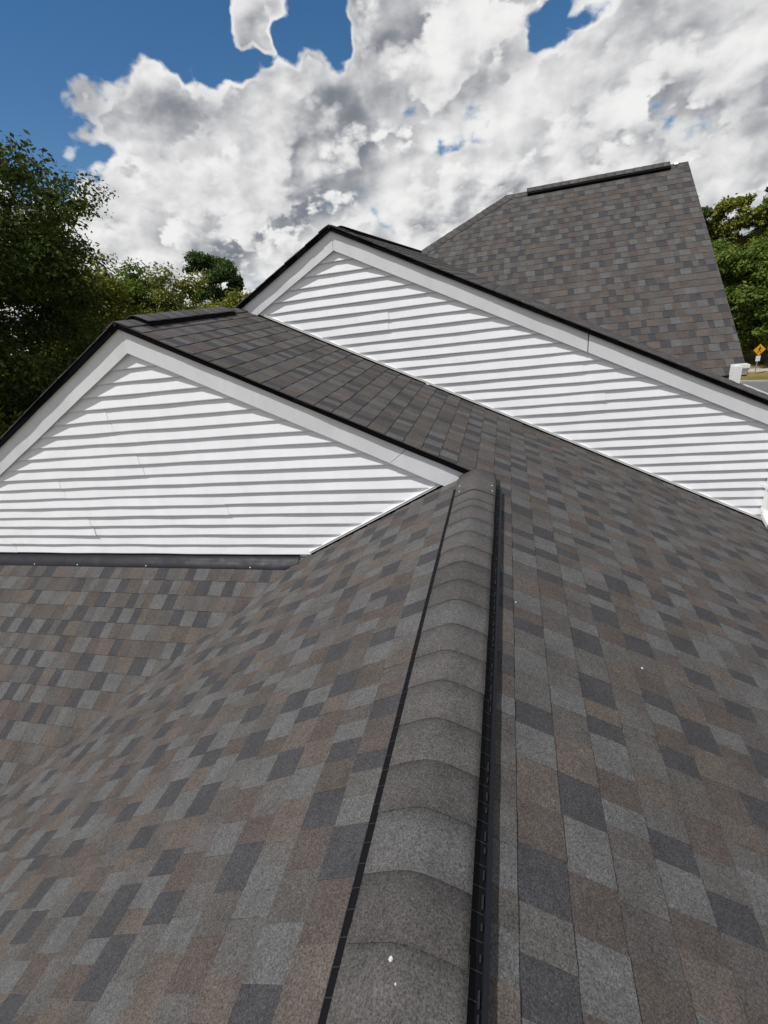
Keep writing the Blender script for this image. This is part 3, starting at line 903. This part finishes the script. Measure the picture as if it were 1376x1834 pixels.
# ------------------------------------------------------------------ trees
def leaf_mat(name, c1, c2, c3):
    m = bpy.data.materials.new(name); m.use_nodes = True
    g = NG(m.node_tree); g.n.clear()
    geo = g.new('ShaderNodeNewGeometry')
    rnd_ = geo.outputs['Random Per Island']
    n = g.noise(geo.outputs['Position'], .55, 3, .6)
    f = g.m('ADD', g.m('MULTIPLY', rnd_, .55), g.m('MULTIPLY', n, .55), clamp=True)
    a = g.mix(g.sstep(f, .2, .55), c1, c2); a = g.mix(g.sstep(f, .6, .95), a, c3)
    d = g.new('ShaderNodeBsdfDiffuse'); g.l.new(a, d.inputs[0])
    t = g.new('ShaderNodeBsdfTranslucent'); g.l.new(a, t.inputs[0])
    gl = g.new('ShaderNodeBsdfGlossy'); gl.inputs['Roughness'].default_value = .5; gl.inputs[0].default_value = (.5, .5, .5, 1)
    mx = g.new('ShaderNodeMixShader'); mx.inputs[0].default_value = .28
    g.l.new(d.outputs[0], mx.inputs[1]); g.l.new(t.outputs[0], mx.inputs[2])
    mx2 = g.new('ShaderNodeMixShader'); mx2.inputs[0].default_value = .02
    g.l.new(mx.outputs[0], mx2.inputs[1]); g.l.new(gl.outputs[0], mx2.inputs[2])
    o = g.new('ShaderNodeOutputMaterial'); g.l.new(mx2.outputs[0], o.inputs[0])
    return m
LEAF = {
    'dark': leaf_mat("leaf_dark_green", (.022, .040, .008), (.048, .070, .012), (.120, .135, .024)),
    'mid': leaf_mat("leaf_mid_green", (0.0495, 0.0875, 0.0140), (0.0927, 0.1379, 0.0200), (0.1754, 0.2079, 0.0360)),
    'olive': leaf_mat("leaf_olive_green", (0.0742, 0.0985, 0.0140), (0.1485, 0.1619, 0.0220), (0.2372, 0.2296, 0.0360)),
    'deep': leaf_mat("leaf_blue_green", (0.0231, 0.0455, 0.0112), (0.0429, 0.0770, 0.0176), (0.0759, 0.1190, 0.0288)),
}
BARK, g, b = new_mat("bark", (.06, .045, .035), .95, .1)
P = g.new('ShaderNodeNewGeometry').outputs['Position']
g.l.new(g.mix(g.noise(P, 8, 5, .7), (.030, .024, .019), (.10, .08, .062)), b.inputs['Base Color'])

def leaves_mesh(name, clumps, n, size, mat, seed, flat_=.72, shell=.40):
    """n leaf blades spread over the clumps (centre, radius)"""
    r = np.random.default_rng(seed)
    C = np.array([c for c, _ in clumps]); Rr = np.array([q for _, q in clumps])
    wgt = Rr**2; wgt /= wgt.sum()
    idx = r.choice(len(C), n, p=wgt)
    d = r.normal(size=(n, 3)); d /= np.linalg.norm(d, axis=1)[:, None]
    rad = Rr[idx]*(shell+(1-shell)*r.random(n))*np.clip(r.normal(1, .13, n), .6, 1.5)
    low = d[:, 2] < -.2
    rad[low] *= r.random(low.sum())*.8+.2
    p = C[idx]+d*rad[:, None]*np.array([1, 1, flat_])
    nn = d*.55+r.normal(size=(n, 3))*.55+np.array([0, 0, .45]); nn /= np.linalg.norm(nn, axis=1)[:, None]
    a = np.cross(nn, r.normal(size=(n, 3))); a /= np.linalg.norm(a, axis=1)[:, None]
    b_ = np.cross(nn, a)
    s = size*r.uniform(.6, 1.35, n)[:, None]
    droop = nn*s*.22
    v = np.stack([p-a*s, p+b_*s*.48-droop*.2, p+a*s-droop, p-b_*s*.48-droop*.2], 1).reshape(-1, 3)
    me = bpy.data.meshes.new(name)
    me.vertices.add(4*n); me.vertices.foreach_set('co', v.astype(np.float32).ravel())
    me.loops.add(4*n); me.loops.foreach_set('vertex_index', np.arange(4*n, dtype=np.int32))
    me.polygons.add(n); me.polygons.foreach_set('loop_start', np.arange(0, 4*n, 4, dtype=np.int32))
    me.polygons.foreach_set('loop_total', np.full(n, 4, dtype=np.int32))
    me.materials.append(mat); me.update(calc_edges=True); me.validate()
    return me

def tree(name, label, az, dist, top_el, width, crown_low, kind, seed, n_leaf, leaf, group=None, clumps=90, cr=(.10, .2), shape=1.0, gz=-10, cat="tree", top_z=None, lobe=1.0):
    """az/top_el in degrees seen from the camera; width = crown radius; crown_low = height of the crown's foot"""
    rnd = random.Random(seed)
    x = CAM.x+dist*math.sin(math.radians(az)); y = CAM.y+dist*math.cos(math.radians(az))
    zt = CAM.z+dist*math.tan(math.radians(top_el)) if top_z is None else top_z
    H = zt-gz; low = crown_low-gz
    root = empty(name, (x, y, gz)); tag(root, label, cat, group)
    cz = (H+low)/2; hz_ = (H-low)/2
    cl = []; lobes = []
    nl = max(9, clumps//6); tries = 0
    while len(lobes) < nl and tries < 4000:          # big boughs first, then leaf clumps on each
        tries += 1
        a = rnd.uniform(0, 2*math.pi); zz_ = rnd.uniform(-1, 1)
        env = (max(0, 1-abs(zz_)**3.0)**.5)*(1-.25*max(0, zz_)*shape)
        lob = .86+.14*math.sin(a*3+seed)+.08*math.sin(a*5+zz_*4+seed*2)
        rr = width*env*lob*math.sqrt(rnd.uniform(.35, 1))*.86
        p_ = Vector((rr*math.cos(a), rr*math.sin(a), cz+hz_*zz_*.88))
        if all((p_-q_).length > width*.24 or rnd.random() < .15 for q_, _ in lobes):
            lobes.append((p_, width*rnd.uniform(.30, .46)*lobe))
    for i in range(clumps):
        p_, Rl = lobes[i % len(lobes)]
        d_ = Vector((rnd.gauss(0, 1), rnd.gauss(0, 1), rnd.gauss(.25, 1))).normalized()
        k_ = rnd.uniform(.35, 1.0)
        cl.append((p_+Vector((d_.x, d_.y, d_.z*.7))*Rl*k_, Rl*rnd.uniform(*cr)*2.0))
    # wood
    mb = MB()
    t_r = max(.12, H*.018)
    lean = Vector((rnd.uniform(-.4, .4), rnd.uniform(-.4, .4), 0))
    spine = [Vector((0, 0, -.2))+lean*(f**2)+Vector((rnd.uniform(-.1, .1), rnd.uniform(-.1, .1), 0))*(f > 0)+Vector((0, 0, H*.86*f)) for f in [i/7 for i in range(8)]]
    mb.tube(spine, [t_r*(1.25 if i == 0 else 1-.82*i/7) for i in range(8)], 8)
    mb.build("trunk", BARK, root, smooth=True)
    mb = MB()
    for k in range(min(len(cl), 46)):
        c_, R = cl[k*len(cl)//min(len(cl), 46)]
        f = min(.95, max(.12, (c_.z-(c_.xy.length)*.55)/(H*.86)))
        i = min(6, int(f*7)); s_ = spine[i].lerp(spine[i+1], f*7-i)
        mid = s_.lerp(c_, .5)+Vector((rnd.uniform(-.2, .2), rnd.uniform(-.2, .2), rnd.uniform(-.1, .4)))
        r1 = t_r*(1-.82*f)*.55
        mb.tube([s_, s_.lerp(mid, .5)+Vector((0, 0, .05)), mid, mid.lerp(c_, .6), c_], [r1, r1*.8, r1*.55, r1*.35, r1*.15], 5, cap=False)
    mb.build("limbs", BARK, root, smooth=True)
    me = leaves_mesh("crown", [(tuple(c_), R) for c_, R in cl], n_leaf, leaf, LEAF[kind], seed)
    o = bpy.data.objects.new("crown", me); col_.objects.link(o); o.parent = root
    return root
GL = "trees beyond the left side of the roof"; GRR = "trees across the road on the right"
tree("broadleaf_tree", "tallest dark green tree, leaning in from the left edge beside the near gable", -58.0, 17, 23.0, 6.7, -6.5, 'dark', 3, 420000, .056, GL, clumps=620, cr=(.16, .28), shape=.5, lobe=.72)
tree("broadleaf_tree", "dark leafy tree below and behind the tallest one at the left edge", -57, 21, 4.0, 4.6, -9.3, 'dark', 8, 150000, .085, GL, clumps=220, cr=(.17, .28))
tree("shrubby_tree", "low olive tree top at the left edge just above the near rake", -57, 11.5, -3.6, 1.7, -8, 'olive', 4, 20000, .075, GL, clumps=140, cr=(.27, .42), lobe=1.2)
tree("bushy_tree", "yellow green bushy tree right beside the tallest dark one", -42.6, 30, 5.0, 3.7, -9.4, 'olive', 5, 90000, .10, GL, clumps=240, cr=(.27, .42), lobe=1.2)
tree("broadleaf_tree", "mid green taller tree rising behind the yellow green bushy ones", -38.3, 36, 6.0, 3.0, -8, 'mid', 6, 60000, .11, GL, clumps=160, cr=(.27, .42), lobe=1.2)
tree("bushy_tree", "rounded olive tree between the mid green tree and the lone dark one", -34.4, 33, 4.6, 3.0, -9.4, 'olive', 9, 60000, .10, GL, clumps=180, cr=(.27, .42), lobe=1.2)
tree("bushy_tree", "low olive tree in front of the lone dark tree, beside the far gable", -29.8, 31, 2.0, 3.3, -9.4, 'olive', 10, 60000, .10, GL, clumps=180, cr=(.27, .42), lobe=1.2)
tree("broadleaf_tree", "lone dark green oval tree standing above the others beside the far gable", -31.0, 56, 6.6, 2.9, -6.0, 'deep', 16, 70000, .15, GL, clumps=140, cr=(.27, .42), lobe=1.2, shape=.1)
tree("broadleaf_tree", "narrow dark tree touching the lone oval tree on its right", -28.5, 58, 3.9, 1.3, -6, 'deep', 17, 14000, .15, GL, clumps=80, cr=(.27, .42), lobe=1.2)
tree("bushy_tree", "wide low olive bush just behind the peak of the near gable", -42.0, 36, .9, 4.2, -9.3, 'olive', 18, 70000, .11, GL, clumps=180, cr=(.27, .42), lobe=1.2)
tree("broadleaf_tree", "dark green tree right against the tall roof's edge", 15.8, 62, 5.0, 3.4, -9, 'dark', 21, 30000, .18, GRR, clumps=160, cr=(.22, .36), lobe=.85)
tree("broadleaf_tree", "broad yellow green tree on the right skyline", 19.4, 66, 4.4, 3.9, -9, 'olive', 22, 50000, .18, GRR, clumps=220, cr=(.22, .36), lobe=.85)
tree("broadleaf_tree", "highest mid green tree at the right edge of the skyline", 24.8, 68, 6.0, 4.8, -9, 'mid', 23, 60000, .19, GRR, clumps=240, cr=(.22, .36), lobe=.85)
tree("conifer_tree", "dark pointed tree between the skyline crowns on the right", 21.6, 74, 5.5, 1.5, -8, 'deep', 27, 16000, .17, GRR, clumps=90, cr=(.27, .42), shape=3.0)
tree("broadleaf_tree", "bushy green tree halfway down the right side, in front of the skyline trees", 18.4, 57, .6, 4.4, -8.6, 'mid', 24, 50000, .16, GRR, clumps=220, cr=(.22, .36), lobe=.85)
tree("broadleaf_tree", "sunlit green tree nearest the right edge above the sign", 23.4, 56, .4, 5.0, -8.6, 'mid', 25, 60000, .16, GRR, clumps=240, cr=(.22, .36), lobe=.85)
tree("shrubby_tree", "low dark tree behind the crossing sign", 21.0, 58, -4.6, 3.4, -9.1, 'mid', 26, 30000, .13, GRR, clumps=140, cr=(.27, .42), lobe=1.2)
# far wood closing the view
r = np.random.default_rng(4)
cl = []
for i in range(420):
    a = math.radians(r.uniform(-95, 75)); dd = r.uniform(85, 120)
    hgt = r.uniform(5, 10.2)+1.2*math.sin(a*9)
    for k in range(2):
        cl.append(((CAM.x+dd*math.sin(a), CAM.y+dd*math.cos(a), -10+hgt*(.4+.45*k)), r.uniform(2.2, 3.6)))
me = leaves_mesh("far_wood", cl, 90000, .38, LEAF['mid'], 3)
o = bpy.data.objects.new("far_wood", me); col_.objects.link(o); tag(o, "far wood closing the view behind the trees", "woodland", kind='stuff')

# ------------------------------------------------------------------ stray bits on the roof
STONE = new_mat("pale_stone", (.45, .42, .38), .9, .2)[0]
def chip(name, P, n, s, seed, label, cat, group=None):
    rnd = random.Random(seed); mb = MB(); P = Vector(P)
    vs = []; m = 7
    for (hh_, rr) in ((-.1, .8), (.35, 1.0), (.75, .6)):
        for i in range(m):
            a = 2*math.pi*i/m
            vs.append((s*rr*math.cos(a)*rnd.uniform(.75, 1.2), s*rr*math.sin(a)*rnd.uniform(.6, 1.0), s*hh_*rnd.uniform(.8, 1.2)))
    fs = [(j*m+i, j*m+(i+1) % m, (j+1)*m+(i+1) % m, (j+1)*m+i) for j in range(2) for i in range(m)]
    fs += [tuple(range(2*m, 3*m)), tuple(range(m-1, -1, -1))]
    mb.add(vs, fs); o = mb.build(name, STONE)
    q = Vector(n).to_track_quat('Z', 'Y'); o.matrix_world = Matrix.Translation(P) @ q.to_matrix().to_4x4()
    return tag(o, label, cat, group)
gch = "pale stone chips on the shingles"
bpy.context.view_layer.update()
dg = bpy.context.evaluated_depsgraph_get()
for (px, py, sz, sd, lab) in [(701, 1718, .0062, 1, "largest pale stone chip on the nearest ridge cap"),
                              (709, 1763, .0028, 2, "tiny pale chip just below the larger chip on the nearest ridge cap"),
                              (924, 1079, .0048, 3, "pale chip on the right slope close beside the ridge vent"),
                              (1150, 1197, .0062, 4, "pale chip alone in the middle of the right slope")]:
    ok, loc, nrm, *_ = sc.ray_cast(dg, CAM, pix_dir(px, py))
    if ok: chip("stone_chip", loc, nrm, sz, sd, lab, "stone", gch)
